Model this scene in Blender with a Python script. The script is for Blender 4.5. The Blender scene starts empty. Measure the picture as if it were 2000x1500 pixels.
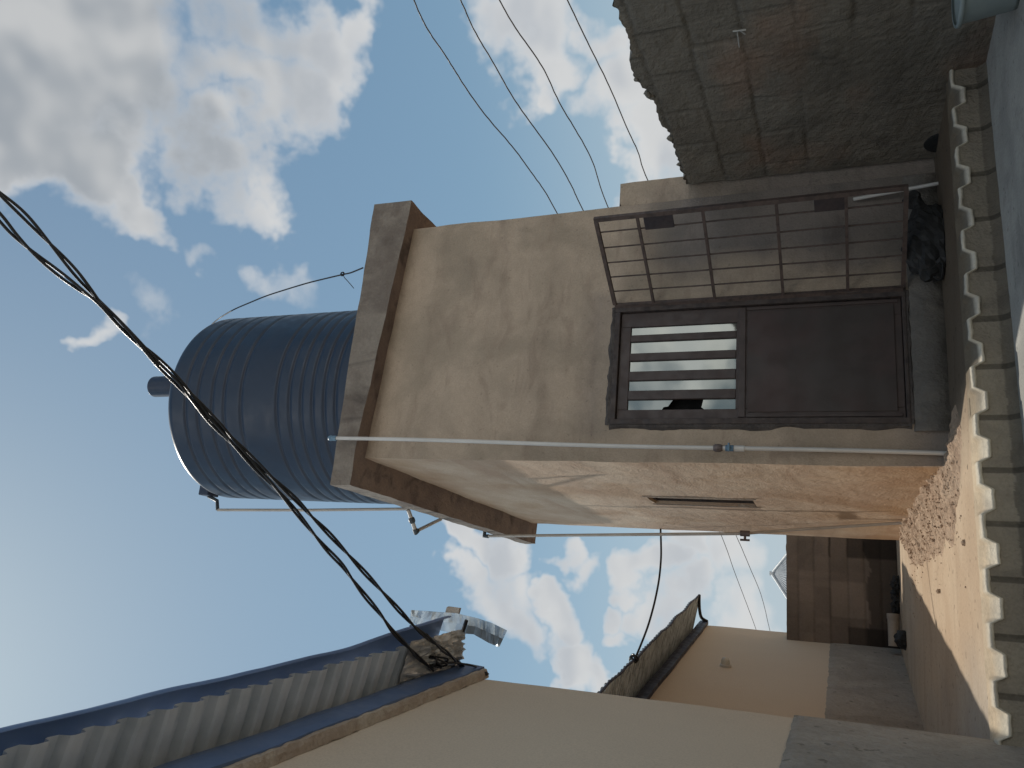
import bpy, bmesh, math, random
from mathutils import Vector, Matrix, noise
random.seed(7)
S = bpy.context.scene
COL = S.collection

# ------------------------------------------------------------------ camera
F_PX, PITCH, ROLL, CAMZ = 1573.0, math.radians(22.29), math.radians(-1.39), 0.70
cp, sp = math.cos(PITCH), math.sin(PITCH)
FW = Vector((0, cp, sp)); R0 = Vector((1, 0, 0)); U0 = Vector((0, -sp, cp))
RT = R0*math.cos(ROLL) + U0*math.sin(ROLL)
UP = -R0*math.sin(ROLL) + U0*math.cos(ROLL)
CAM = Vector((0, 0, CAMZ))
cd = bpy.data.cameras.new('camera'); cam = bpy.data.objects.new('camera', cd); COL.objects.link(cam)
cd.sensor_fit = 'HORIZONTAL'; cd.sensor_width = 36; cd.lens = F_PX/2000*36
cd.clip_start = 0.05; cd.clip_end = 3000
# the phone was held on its side: picture-right is world-down, picture-up is to the right
X_ = -UP; Y_ = RT; Z_ = -FW
cam.matrix_world = Matrix(((X_.x, Y_.x, Z_.x, CAM.x), (X_.y, Y_.y, Z_.y, CAM.y), (X_.z, Y_.z, Z_.z, CAM.z), (0, 0, 0, 1)))
S.camera = cam

# ------------------------------------------------------------------ light
SUN_AZ, SUN_EL = math.radians(-39), math.radians(62)
sdir = Vector((math.sin(SUN_AZ)*math.cos(SUN_EL), math.cos(SUN_AZ)*math.cos(SUN_EL), math.sin(SUN_EL)))
sl = bpy.data.lights.new('sun', 'SUN'); so = bpy.data.objects.new('sun', sl); COL.objects.link(so)
sl.energy = 2.3; sl.angle = math.radians(0.8); sl.color = (1.0, 0.93, 0.83)
so.rotation_euler = sdir.to_track_quat('Z', 'Y').to_euler()
vs = S.view_settings; S.display_settings.display_device = 'sRGB'
vs.view_transform = 'Standard'; vs.look = 'None'; vs.exposure = 0.5; vs.gamma = 1.0

def ray(ix, iy):
    return FW + RT*((750-iy)/F_PX) - UP*((ix-1000)/F_PX)
def rayd(ix, iy):
    return ray(ix, iy).normalized()

# ------------------------------------------------------------------ node helpers
class NT:
    def __init__(s, nt): s.nt = nt; s.n = nt.nodes; s.l = nt.links
    def new(s, t, **k):
        n = s.n.new(t)
        for a, b in k.items(): setattr(n, a, b)
        return n
    def put(s, sock, v):
        if hasattr(v, 'is_linked'): s.l.new(v, sock)
        elif v is not None: sock.default_value = v
    def math(s, op, a, b=None, c=None, clamp=False):
        n = s.new('ShaderNodeMath', operation=op, use_clamp=clamp)
        s.put(n.inputs[0], a); s.put(n.inputs[1], b)
        if c is not None: s.put(n.inputs[2], c)
        return n.outputs[0]
    def noise(s, vec, scale, detail=4, rough=.55, dist=0):
        n = s.new('ShaderNodeTexNoise'); s.put(n.inputs['Vector'], vec)
        n.inputs['Scale'].default_value = scale; n.inputs['Detail'].default_value = detail
        n.inputs['Roughness'].default_value = rough; n.inputs['Distortion'].default_value = dist
        return n.outputs['Fac']
    def ramp(s, v, lo, hi, o0=0., o1=1., smooth=True):
        n = s.new('ShaderNodeMapRange', interpolation_type='SMOOTHSTEP' if smooth else 'LINEAR')
        s.put(n.inputs[0], v); s.put(n.inputs[1], lo); s.put(n.inputs[2], hi); s.put(n.inputs[3], o0); s.put(n.inputs[4], o1)
        return n.outputs[0]
    def mix(s, f, a, b, mode='MIX'):
        n = s.new('ShaderNodeMix', data_type='RGBA', blend_type=mode)
        s.put(n.inputs[0], f)
        for i, v in ((6, a), (7, b)):
            if isinstance(v, tuple) and len(v) == 3: v = v + (1,)
            s.put(n.inputs[i], v)
        return n.outputs[2]
    def mapv(s, vec, scale=(1, 1, 1), rot=(0, 0, 0), loc=(0, 0, 0)):
        n = s.new('ShaderNodeMapping'); s.put(n.inputs[0], vec)
        n.inputs['Scale'].default_value = scale; n.inputs['Rotation'].default_value = rot; n.inputs['Location'].default_value = loc
        return n.outputs[0]

# ------------------------------------------------------------------ sky
world = bpy.data.worlds.new('World'); S.world = world; world.use_nodes = True
W = NT(world.node_tree); W.n.clear()
tc = W.new('ShaderNodeTexCoord'); gen = tc.outputs['Generated']
sky = W.new('ShaderNodeTexSky', sky_type='NISHITA'); sky.sun_disc = False
sky.sun_elevation = SUN_EL; sky.sun_rotation = SUN_AZ
sky.air_density = 1.2; sky.dust_density = 1.0; sky.ozone_density = 1.3; sky.altitude = 300
SKY_STR = 0.085
BL = [ # photo x, y, radius in photo px, weight
 (70,60,300,1.35),(320,110,235,1.3),(230,320,150,1.2),(40,240,150,1.2),(150,300,120,1.1),(540,60,115,.8),(450,300,110,.95),(520,180,105,.85),(480,395,60,.55),(320,410,70,.9),
 (395,490,60,.62),(145,635,34,.5),(285,590,55,.22),(90,900,10,.0),(640,30,60,.55),
 (1045,60,115,.8),(1090,140,60,.7),(1190,60,70,.8),(1240,190,120,.95),(1280,310,110,1),(1180,250,50,.4),(1150,20,40,.3),(540,560,30,.15),
 (925,1080,58,.95),(975,1120,75,1),(890,1170,60,.85),(985,1230,95,.95),(930,1200,60,.8),(1040,1180,50,.6),
 (1105,1080,42,.8),(1150,1100,52,.85),(1110,1200,60,1),(1130,1290,85,1),(1100,1330,60,.9),(1200,1330,60,.75),
 (1270,1110,62,1),(1340,1080,55,.8),(1270,1190,40,.85),(1330,1180,62,.85),(1290,1240,45,.75),(1420,1130,80,.6),(1470,1250,80,.5)]
wn = W.new('ShaderNodeTexNoise'); W.put(wn.inputs['Vector'], gen); wn.inputs['Scale'].default_value = 5.5; wn.inputs['Detail'].default_value = 5; wn.inputs['Roughness'].default_value = .55
wv1 = W.new('ShaderNodeVectorMath', operation='MULTIPLY_ADD'); W.put(wv1.inputs[0], wn.outputs['Color']); wv1.inputs[1].default_value = (.34,)*3; wv1.inputs[2].default_value = (-.17,)*3
wv2 = W.new('ShaderNodeVectorMath', operation='ADD'); W.put(wv2.inputs[0], gen); W.put(wv2.inputs[1], wv1.outputs[0])
wv3 = W.new('ShaderNodeVectorMath', operation='NORMALIZE'); W.put(wv3.inputs[0], wv2.outputs[0]); wgen = wv3.outputs[0]
field = None
for (bx, by, br, w) in BL:
    if w <= 0: continue
    c = rayd(bx, by); c2 = rayd(bx+br*.7, by+br*.7); cr = c.dot(c2)
    v = W.new('ShaderNodeVectorMath', operation='DOT_PRODUCT'); W.put(v.inputs[0], wgen); v.inputs[1].default_value = c
    k = w/(1-cr)
    f = W.math('MULTIPLY_ADD', v.outputs['Value'], k, -cr*k)
    field = f if field is None else W.math('SMOOTH_MAX', field, f, .25)
# clouds over the rest of the sky, behind and beside the camera
sep = W.new('ShaderNodeSeparateXYZ'); W.put(sep.inputs[0], gen)
flat = W.mapv(gen, (1, 1, 1.7))
bign = W.noise(flat, 1.9, 5, .55)
behind = W.ramp(sep.outputs[1], .12, -.25, 0, 1)
gfield = W.math('MULTIPLY_ADD', W.math('ADD', W.ramp(bign, .44, .72, -.4, 1.2), 2.0), behind, -2.0)
field = W.math('MAXIMUM', field, gfield)
n1 = W.noise(flat, 5.0, 8, .52, .1)
n2 = W.noise(flat, 22.0, 7, .6)
pert = W.math('ADD', W.math('MULTIPLY_ADD', n1, 1.9, -.95), W.math('MULTIPLY_ADD', n2, .40, -.17))
dens = W.math('ADD', W.math('MINIMUM', field, 1.0), pert)
gate = W.ramp(field, -.55, .1)
alpha = W.math('MULTIPLY', W.ramp(dens, -.12, .72), gate, clamp=True)
# thickness gives the grey hearts of the clouds
shift = W.mapv(gen, (1, 1, 1.7), (0, 0, 0), tuple(-sdir*.035))
n1s = W.noise(shift, 5.0, 3, .5, .1)
n1l = W.noise(flat, 5.0, 3, .5, .1)
lit = W.ramp(W.math('SUBTRACT', n1l, n1s), -.09, .09)
thick = W.ramp(W.math('ADD', field, W.math('MULTIPLY', pert, .6)), .15, 1.0)
big = W.new('ShaderNodeVectorMath', operation='DOT_PRODUCT'); W.put(big.inputs[0], gen); big.inputs[1].default_value = rayd(170, 70)
core = W.math('MULTIPLY', W.ramp(big.outputs['Value'], .960, .995), thick)
ccol = W.mix(thick, (.44, .455, .47), (.36, .375, .395))
ccol = W.mix(W.math('MULTIPLY', core, .7), ccol, (.20, .22, .24))
ccol = W.mix(W.math('MULTIPLY', lit, .5), ccol, (.55, .54, .52))
ccol = W.mix(1.0, ccol, W.mix(behind, (1, 1, 1), (3.2, 3.08, 2.9)), 'MULTIPLY')  # clouds behind the camera brightened as added fill for the shaded walls
skc = W.mix(1.0, sky.outputs[0], (SKY_STR*.95, SKY_STR*1.02, SKY_STR*.98), 'MULTIPLY')
# the phone's tone curve holds back the bright air round the sun
sc3 = W.new('ShaderNodeSeparateColor'); W.put(sc3.inputs[0], skc); cc3 = W.new('ShaderNodeCombineColor')
for i_ in range(3):
    W.put(cc3.inputs[i_], W.math('DIVIDE', W.math('MULTIPLY', sc3.outputs[i_], (.80, .92, .98)[i_]), W.math('MULTIPLY_ADD', sc3.outputs[i_], 1.08, .78)))
skc = cc3.outputs[0]
low = W.ramp(sep.outputs[2], .42, .02)
skc = W.mix(W.math('MULTIPLY', low, .85), skc, (.33, .39, .44))
fin = W.mix(W.math('MULTIPLY', alpha, .93), skc, ccol)
bg = W.new('ShaderNodeBackground'); W.put(bg.inputs[0], fin); bg.inputs[1].default_value = 1.0
wo = W.new('ShaderNodeOutputWorld'); W.l.new(bg.outputs[0], wo.inputs[0])
try: world.cycles.sampling_method = 'MANUAL'; world.cycles.sample_map_resolution = 1024
except Exception: pass

# ------------------------------------------------------------------ frames and back-projection
TY = math.radians(-16.93)
E_ = Vector((math.cos(TY), -math.sin(TY), 0)); D_ = Vector((math.sin(TY), math.cos(TY), 0))
TO = Vector((-0.6495, 6.3250, 0))
ZUP = Vector((0, 0, 1))
def T(u, v, w): return TO + E_*u + D_*v + ZUP*w
def toT(P): q = P-TO; return (q.dot(E_), q.dot(D_), P.z)
def onpl(ix, iy, P, N):
    d = ray(ix, iy); return CAM + d*((P-CAM).dot(N)/d.dot(N))
def onv(ix, iy, v): return toT(onpl(ix, iy, T(0, v, 0), D_))
def onu(ix, iy, u): return toT(onpl(ix, iy, T(u, 0, 0), E_))
def onw(ix, iy, w): return toT(onpl(ix, iy, Vector((0, 0, w)), ZUP))
tA = math.radians(-10.1); dA = Vector((math.sin(tA), math.cos(tA), 0)); nA = Vector((math.cos(tA), -math.sin(tA), 0)); PA = Vector((-1.961, 4.914, 0))
tB = math.radians(-5.0); dB = Vector((math.sin(tB), math.cos(tB), 0)); nB = Vector((math.cos(tB), -math.sin(tB), 0)); PB = Vector((-4.05, 13.45, 0))
def A(o, s, z): return PA + nA*o + dA*s + ZUP*z
def B(o, s, z): return PB + nB*o + dB*s + ZUP*z
ROT_T, ROT_A, ROT_B = -TY, -tA, -tB

# ------------------------------------------------------------------ object helpers
def thing(name, label, cat, loc, rotz=0, group=None, kind=None):
    o = bpy.data.objects.new(name, None); COL.objects.link(o); o.empty_display_size = .2
    o.location = loc; o.rotation_euler = (0, 0, rotz)
    tag(o, label, cat, group, kind); return o
def tag(o, label=None, cat=None, group=None, kind=None):
    if label: o['label'] = label
    if cat: o['category'] = cat
    if group: o['group'] = group
    if kind: o['kind'] = kind
    return o
class MB:
    """collects faces in world coordinates"""
    def __init__(s): s.v = []; s.f = []; s.m = []; s.sm = []; s.col = []
    def add(s, verts, faces, mi=0, smooth=False, cols=None):
        o = len(s.v); s.v += [Vector(p) for p in verts]
        s.col += cols if cols else [(1, 1, 1, 1)]*len(verts)
        for f in faces: s.f.append(tuple(i+o for i in f)); s.m.append(mi); s.sm.append(smooth)
    def box(s, o, a, b, c, mi=0):
        """o corner, a b c edge vectors"""
        v = [o, o+a, o+a+b, o+b, o+c, o+a+c, o+a+b+c, o+b+c]
        f = [(0, 3, 2, 1), (4, 5, 6, 7), (0, 1, 5, 4), (1, 2, 6, 5), (2, 3, 7, 6), (3, 0, 4, 7)]
        if a.cross(b).dot(c) < 0: f = [tuple(reversed(q)) for q in f]
        s.add(v, f, mi)
    def tbox(s, u0, u1, v0, v1, w0, w1, mi=0):
        s.box(T(u0, v0, w0), E_*(u1-u0), D_*(v1-v0), ZUP*(w1-w0), mi)
    def tube(s, pts, r, n=10, caps=True, mi=0, smooth=True):
        pts = [Vector(p) for p in pts]; N = len(pts)
        rs = r if isinstance(r, (list, tuple)) else [r]*N
        prev = None; vs_ = []; fs = []
        for i, p in enumerate(pts):
            t = (pts[min(i+1, N-1)] - pts[max(i-1, 0)])
            if t.length < 1e-9: t = Vector((0, 0, 1))
            t.normalize()
            if prev is None:
                a = Vector((0, 0, 1)) if abs(t.z) < .9 else Vector((1, 0, 0)); x = t.cross(a).normalized()
            else:
                x = prev - t*prev.dot(t); x.normalize()
            prev = x; y = t.cross(x)
            for k in range(n):
                g = 2*math.pi*k/n; vs_.append(p + (x*math.cos(g)+y*math.sin(g))*rs[i])
        for i in range(N-1):
            for k in range(n):
                a, b = i*n+k, i*n+(k+1) % n; fs.append((a, b, b+n, a+n))
        s.add(vs_, fs, mi, smooth)
        if caps:
            s.add(vs_[:n], [tuple(reversed(range(n)))], mi); s.add(vs_[-n:], [tuple(range(n))], mi)
    def lathe(s, base, ax, prof, n=48, mi=0, smooth=True, a0=0, jitter=0):
        ax = ax.normalized(); q = Vector((1, 0, 0)) if abs(ax.x) < .8 else Vector((0, 1, 0))
        x = (q-ax*q.dot(ax)).normalized(); y = ax.cross(x); vs_ = []; fs = []
        for (r, h) in prof:
            for k in range(n):
                g = 2*math.pi*k/n+a0; vs_.append(base + ax*h + (x*math.cos(g)+y*math.sin(g))*r)
        for i in range(len(prof)-1):
            for k in range(n):
                a, b = i*n+k, i*n+(k+1) % n; fs.append((a, b, b+n, a+n))
        s.add(vs_, fs, mi, smooth)
    def grid(s, fn, na, nb, mi=0, smooth=True, flip=False, skip=None, cfn=None):
        vs_ = [fn(i, j) for j in range(nb+1) for i in range(na+1)]; fs = []
        for j in range(nb):
            for i in range(na):
                if skip and skip(i, j): continue
                a = j*(na+1)+i; q = (a, a+1, a+na+2, a+na+1)
                fs.append(tuple(reversed(q)) if flip else q)
        cols = [cfn(i, j) for j in range(nb+1) for i in range(na+1)] if cfn else None
        s.add(vs_, fs, mi, smooth, cols)
    def wob(s, amp, sc=3.0, seed=0):
        for i, p in enumerate(s.v):
            q = p*sc + Vector((seed, seed*1.7, 0)); s.v[i] = p + noise.noise_vector(q)*amp + noise.noise_vector(q*3.7)*amp*.35
        return s
    def build(s, name, mats, parent=None, bevel=0, col=False, weld=False):
        me = bpy.data.meshes.new(name); o = bpy.data.objects.new(name, me); COL.objects.link(o)
        if parent is not None:
            root = parent if parent.parent is None else parent.parent
            M = Matrix.LocRotScale(root.location, root.rotation_euler, None)
            Mi = M.inverted(); o.parent = parent
        else:
            c = sum(s.v, Vector())/len(s.v); c.z = min(p.z for p in s.v); o.location = c; Mi = Matrix.Translation(-c)
        me.from_pydata([Mi @ p for p in s.v], [], s.f)
        for m in (mats if isinstance(mats, (list, tuple)) else [mats]): me.materials.append(m)
        me.polygons.foreach_set('material_index', s.m); me.polygons.foreach_set('use_smooth', s.sm)
        if col:
            ca = me.color_attributes.new('tint', 'FLOAT_COLOR', 'POINT')
            for i, c in enumerate(s.col): ca.data[i].color = c
        if weld:
            bm = bmesh.new(); bm.from_mesh(me); bmesh.ops.remove_doubles(bm, verts=bm.verts, dist=.0004); bm.to_mesh(me); bm.free()
        me.update()
        if bevel:
            md = o.modifiers.new('bevel', 'BEVEL'); md.width = bevel; md.segments = 2; md.limit_method = 'ANGLE'; md.angle_limit = math.radians(40)
        return o

def nz(x, y=0., z=0.): return noise.noise(Vector((x, y, z)))
def fbm(x, y=0., z=0., o=4):
    a, f, r = 1., 1., 0.
    for _ in range(o): r += a*nz(x*f, y*f, z*f); a *= .5; f *= 2.03
    return r
def lerp(a, b, t): return a+(b-a)*t
def interp(tab, x):
    if x <= tab[0][0]: return tab[0][1]
    for (a, b), (c, d) in zip(tab, tab[1:]):
        if x <= c: return b+(d-b)*(x-a)/(c-a)
    return tab[-1][1]
def catmull(P, sub=8):
    out = []
    for i in range(len(P)-1):
        p0, p1, p2, p3 = P[max(i-1, 0)], P[i], P[i+1], P[min(i+2, len(P)-1)]
        for k in range(sub):
            t = k/sub
            out.append(.5*((2*p1)+(p2-p0)*t+(2*p0-5*p1+4*p2-p3)*t*t+(3*p1-p0-3*p2+p3)*t**3))
    out.append(P[-1]); return out

# ------------------------------------------------------------------ materials
def mat(name):
    m = bpy.data.materials.new(name); m.use_nodes = True; N = NT(m.node_tree)
    b = N.n['Principled BSDF']; t = N.new('ShaderNodeTexCoord')
    return m, N, b, t.outputs['Object']
def plaster(name, c0, c1, c2, big=1.2, stain=(1, 1, .4), stain_amt=.5, bump=.35, grain=60, rough=.9, streak=None, tint=False, speck=0, lo=.4, hi=.62, dist=.012):
    m, N, b, v = mat(name)
    n1 = N.noise(v, big, 7, .6, .4); n2 = N.noise(N.mapv(v, stain, (0, 0, 0), (3, 1, 7)), big*2.1, 6, .6, .6)
    n3 = N.noise(v, grain, 3, .6); n4 = N.noise(v, big*7, 5, .65)
    c = N.mix(N.ramp(n1, lo, hi), c0, c1)
    c = N.mix(N.math('MULTIPLY', N.ramp(n2, .5, .72), stain_amt), c, c2)
    c = N.mix(N.ramp(n4, .3, .75, 0, .35), c, c1)
    g = N.ramp(n3, .25, .75, .92, 1.07)
    cc = N.new('ShaderNodeCombineColor'); [N.put(cc.inputs[i], g) for i in range(3)]
    c = N.mix(1.0, c, cc.outputs[0], 'MULTIPLY')
    if speck:
        sp_ = N.noise(v, grain*.35, 2, .5); c = N.mix(N.math('MULTIPLY', N.ramp(sp_, .66, .72), speck), c, tuple(x*.3 for x in c2))
    if tint:
        a = N.new('ShaderNodeAttribute', attribute_name='tint'); c = N.mix(1.0, c, a.outputs['Color'], 'MULTIPLY')
    N.put(b.inputs['Base Color'], c); b.inputs['Roughness'].default_value = rough
    b.inputs['Specular IOR Level'].default_value = .25
    h = N.math('ADD', N.math('MULTIPLY', n3, .22), N.math('MULTIPLY', n4, .6))
    h = N.math('ADD', h, N.math('MULTIPLY', n1, .8))
    if streak:
        st = N.noise(N.mapv(v, streak[0], streak[1]), streak[2], 5, .6, .3); h = N.math('ADD', h, N.math('MULTIPLY', st, streak[3]))
        c2_ = N.mix(N.ramp(st, .35, .7, 0, .35), c, c2); N.put(b.inputs['Base Color'], c2_)
    bp = N.new('ShaderNodeBump'); bp.inputs['Strength'].default_value = bump; bp.inputs['Distance'].default_value = dist*4
    N.put(bp.inputs['Height'], h); N.l.new(bp.outputs[0], b.inputs['Normal'])
    return m
def metal(name, c0, c1, rough=.45, metallic=.6, sc=8, bump=.1, r1=None, stretch=(1, 1, 1)):
    m, N, b, v = mat(name)
    n = N.noise(N.mapv(v, stretch), sc, 6, .6, .3)
    N.put(b.inputs['Base Color'], N.mix(N.ramp(n, .38, .66), c0, c1))
    N.put(b.inputs['Roughness'], N.ramp(N.noise(v, sc*2.3, 4), .3, .7, rough*.8, (r1 or rough*1.25)))
    b.inputs['Metallic'].default_value = metallic
    bp = N.new('ShaderNodeBump'); bp.inputs['Strength'].default_value = bump; bp.inputs['Distance'].default_value = .01
    N.put(bp.inputs['Height'], N.noise(v, sc*3, 4)); N.l.new(bp.outputs[0], b.inputs['Normal'])
    return m
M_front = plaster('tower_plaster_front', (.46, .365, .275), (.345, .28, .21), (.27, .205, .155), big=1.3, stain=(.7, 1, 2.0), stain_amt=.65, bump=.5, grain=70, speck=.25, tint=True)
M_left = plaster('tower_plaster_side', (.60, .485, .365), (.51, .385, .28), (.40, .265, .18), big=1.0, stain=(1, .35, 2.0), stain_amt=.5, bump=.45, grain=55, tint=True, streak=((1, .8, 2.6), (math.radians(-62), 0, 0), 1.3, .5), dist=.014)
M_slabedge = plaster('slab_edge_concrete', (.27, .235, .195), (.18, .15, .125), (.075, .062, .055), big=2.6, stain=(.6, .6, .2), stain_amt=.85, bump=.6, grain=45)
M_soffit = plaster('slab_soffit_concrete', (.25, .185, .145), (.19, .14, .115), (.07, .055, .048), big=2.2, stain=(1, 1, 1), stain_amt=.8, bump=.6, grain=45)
M_block = plaster('rough_sandcrete', (.215, .190, .152), (.175, .155, .125), (.11, .095, .078), big=1.4, stain=(1, 1, 1), stain_amt=.6, bump=.9, grain=40, tint=True, speck=.12)
M_blockb = plaster('back_wall_sandcrete', (.215, .175, .145), (.18, .15, .125), (.10, .085, .075), big=1.0, stain=(1, 1, .6), stain_amt=.5, bump=.6, grain=40, tint=True)
M_kerb = plaster('kerb_sandcrete', (.34, .30, .235), (.28, .245, .195), (.15, .13, .11), big=2.0, stain_amt=.5, bump=.7, grain=60, tint=True)
M_floor = plaster('courtyard_screed', (.50, .405, .30), (.43, .33, .235), (.35, .265, .19), big=.7, stain=(.35, 1.9, 1), stain_amt=.75, bump=.35, grain=50, speck=.8, tint=True)
M_rim = plaster('slab_rim_cement', (.62, .58, .48), (.52, .48, .40), (.36, .33, .28), big=3, stain_amt=.3, bump=.35, grain=60, tint=True)
M_near = plaster('passage_screed', (.39, .38, .345), (.30, .295, .27), (.17, .17, .16), big=1.3, stain=(1, 1, 1), stain_amt=.6, bump=.5, grain=60, speck=.4)
M_house = plaster('house_paint', (.60, .50, .385), (.58, .48, .37), (.54, .445, .34), big=.5, stain=(1, 1, .5), stain_amt=.25, bump=.22, grain=90)
M_dado = plaster('grey_cement_render', (.37, .34, .30), (.30, .275, .24), (.22, .195, .165), big=1.6, stain=(1, 1, 1), stain_amt=.45, bump=.9, grain=38, speck=.5)
M_trim = plaster('cream_mortar', (.46, .40, .33), (.38, .31, .25), (.26, .20, .16), big=3, bump=.6, grain=60)
M_soil = plaster('reddish_soil', (.50, .375, .27), (.40, .285, .20), (.27, .18, .125), big=5, stain_amt=.6, bump=1.0, grain=38, speck=.4)
M_ground = plaster('bare_earth', (.33, .24, .165), (.27, .19, .13), (.20, .15, .11), big=.25, stain_amt=.4, bump=.4, grain=12)
M_mortar = plaster('dark_mortar', (.12, .105, .095), (.08, .07, .065), (.05, .045, .04), big=6, bump=.8, grain=60)
M_door = metal('brown_painted_steel', (.066, .046, .040), (.052, .038, .034), .55, .0, 5, .15)
M_doorp = metal('brown_door_panel', (.050, .040, .035), (.062, .040, .035), .6, .0, 2.2, .2)
M_frame = metal('weathered_frame', (.075, .058, .05), (.045, .036, .034), .75, .0, 9, .4)
M_gate = metal('rusty_gate_paint', (.105, .074, .062), (.068, .05, .043), .7, .1, 14, .3)
M_plate = metal('dark_plate', (.035, .028, .03), (.05, .036, .036), .6, .1, 8, .2)
M_pvc = metal('white_pvc', (.62, .60, .56), (.54, .52, .48), .45, 0, 3, .05)
M_pvcb = metal('dull_pvc', (.50, .46, .40), (.42, .38, .33), .5, 0, 4, .05)
M_blue = metal('blue_fitting', (.14, .24, .32), (.10, .18, .26), .5, 0, 10, .05)
M_dkfit = metal('dark_fitting', (.05, .06, .065), (.035, .045, .05), .55, 0, 10, .05)
M_valve = metal('worn_valve', (.16, .13, .12), (.10, .075, .07), .6, .3, 12, .2)
M_cable = metal('black_cable', (.010, .010, .011), (.016, .016, .017), .42, 0, 10, .03)
M_wire = metal('bare_wire', (.06, .055, .052), (.04, .037, .035), .55, .4, 4, .05)
M_roofu = metal('roof_sheet_underside', (.68, .71, .74), (.54, .58, .61), .5, .1, 3.5, .2, stretch=(1, 1, 1))
M_roofub = metal('weathered_sheet_underside', (.62, .67, .68), (.30, .33, .34), .6, .1, 5, .3, stretch=(1, 4, 1))
M_navy = metal('navy_fascia', (.10, .165, .31), (.12, .19, .35), .4, .2, 2.5, .08)
M_navyd = metal('dark_navy_fascia', (.02, .032, .07), (.014, .02, .045), .5, .2, 5, .1)
M_black = metal('black_edge_trim', (.014, .013, .014), (.03, .026, .024), .6, .1, 8, .3)
M_foil = metal('crumpled_zinc', (.66, .65, .62), (.42, .41, .39), .35, .45, 6, .3)
M_zinc = metal('pale_bent_zinc', (.50, .56, .60), (.38, .43, .46), .38, .7, 6, .3)
M_tank = metal('navy_tank_plastic', (.013, .025, .048), (.017, .031, .056), .42, 0, 3, .12, r1=.5)
M_lid = metal('tank_lid_plastic', (.016, .026, .05), (.02, .032, .06), .42, 0, 5, .05)
M_bag = metal('black_polythene', (.014, .014, .014), (.022, .022, .021), .75, 0, 7, .3)
M_teal = metal('pale_teal_plastic', (.24, .29, .29), (.28, .33, .33), .5, 0, 4, .05)
M_hole = metal('dark_void', (.01, .01, .01), (.012, .012, .012), .9, 0, 4, 0)
M_lampb = metal('lamp_base', (.55, .52, .46), (.45, .42, .38), .5, 0, 6, .1)
M_chalk = plaster('chalk', (.5, .49, .46), (.4, .39, .37), (.3, .3, .28), grain=80)
def glass(name, col, rough, met=0.0, ior=1.5):
    m, N, b, v = mat(name); b.inputs['Base Color'].default_value = (*col, 1); b.inputs['Roughness'].default_value = rough
    b.inputs['Metallic'].default_value = met; b.inputs['IOR'].default_value = ior
    bp = N.new('ShaderNodeBump'); bp.inputs['Strength'].default_value = .06; bp.inputs['Distance'].default_value = .01
    N.put(bp.inputs['Height'], N.noise(v, 3.5, 2)); N.l.new(bp.outputs[0], b.inputs['Normal']); return m
M_glass = glass('mirrored_window_glass', (.22, .235, .225), .04, .85)
M_glassd = glass('dark_window_glass', (.02, .025, .03), .08)
M_lampg = glass('frosted_lamp_glass', (.55, .52, .45), .15)

# ================================================================== THE SETTING
def near_z(u): return -.222+.010*u
g = MB(); RG = 1500
ring = [12, 40, 150, 500, RG]
def gfn(i, j):
    a = 2*math.pi*i/48; r = [0.01]+ring; rr = r[j]
    return Vector((rr*math.cos(a), rr*math.sin(a)+3, -.42 + (0 if j < 2 else .02*j)))
g.grid(gfn, 48, len(ring), flip=False, smooth=False)
tag(g.build('ground', M_ground), kind='structure')

g = MB()
g.grid(lambda i, j: T(lerp(-6, 9, i/60), lerp(-16, -1.02, j/60), near_z(lerp(-6, 9, i/60)) + .006*fbm(i*.4, j*.4, 3)), 60, 60)
tag(g.build('passage_floor', M_near), kind='structure')

KV = -1.10
joints_y = [80, 165, 249, 337, 426, 525, 622, 716, 815, 918, 1022, 1130, 1242, 1356, 1470]
JU = sorted(onv(1925, y, KV)[0] for y in joints_y)
PH = onv(1930, 1080, KV)[0]; PER = .5*(onv(1930, 976, KV)[0]-onv(1930, 1185, KV)[0])
def wave(u):
    q = ((u-PH)/PER+.5+.05*nz(u*1.7, 12)) % 1.0; d = abs(q-.5)   # 0 = lowest point of the bulge
    amp = .056*(1+.15*nz(u*2.1, 5))
    return -amp*max(0, min(1, (.285-d)/.10))
g = MB(); UL, UR = -1.82, 2.42
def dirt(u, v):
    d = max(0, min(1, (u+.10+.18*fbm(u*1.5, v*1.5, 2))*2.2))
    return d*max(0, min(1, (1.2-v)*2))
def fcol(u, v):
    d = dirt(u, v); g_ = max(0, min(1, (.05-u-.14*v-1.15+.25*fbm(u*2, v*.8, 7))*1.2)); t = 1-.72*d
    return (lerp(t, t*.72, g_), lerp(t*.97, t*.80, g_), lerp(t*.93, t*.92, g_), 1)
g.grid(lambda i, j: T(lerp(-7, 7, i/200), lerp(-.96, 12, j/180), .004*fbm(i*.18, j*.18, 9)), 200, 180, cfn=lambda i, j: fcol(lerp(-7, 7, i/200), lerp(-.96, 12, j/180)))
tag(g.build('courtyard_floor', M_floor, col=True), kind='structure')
# cast rim of the slab: shaped by corrugated sheet, a real step above the kerb
g = MB(); NW = 700
def rimf(i, j):
    u = lerp(UL, UR, i/NW); w = wave(u) + .006*fbm(u*9, 2); j_ = j
    if j_ == 0: return T(u, KV+.10, -.06)
    if j_ == 1: return T(u, KV-.006, w-.017-.006*nz(u*14, 8))
    if j_ == 2: return T(u, KV-.016, w-.008)
    if j_ == 3: return T(u, KV-.008, w+.002)
    t = (j_-4)/8
    return T(u, lerp(KV+.004, -.93, t) + .006*nz(u*8, t*3), lerp(w+.004, .009, t**.7) + .004*nz(u*12, t*4, 4))
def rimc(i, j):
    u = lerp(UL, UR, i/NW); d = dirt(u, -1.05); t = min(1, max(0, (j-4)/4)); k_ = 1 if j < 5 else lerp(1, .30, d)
    return (k_*lerp(1, .92, t), k_*lerp(.98, .80, t), k_*lerp(.96, .68, t), 1)
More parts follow.
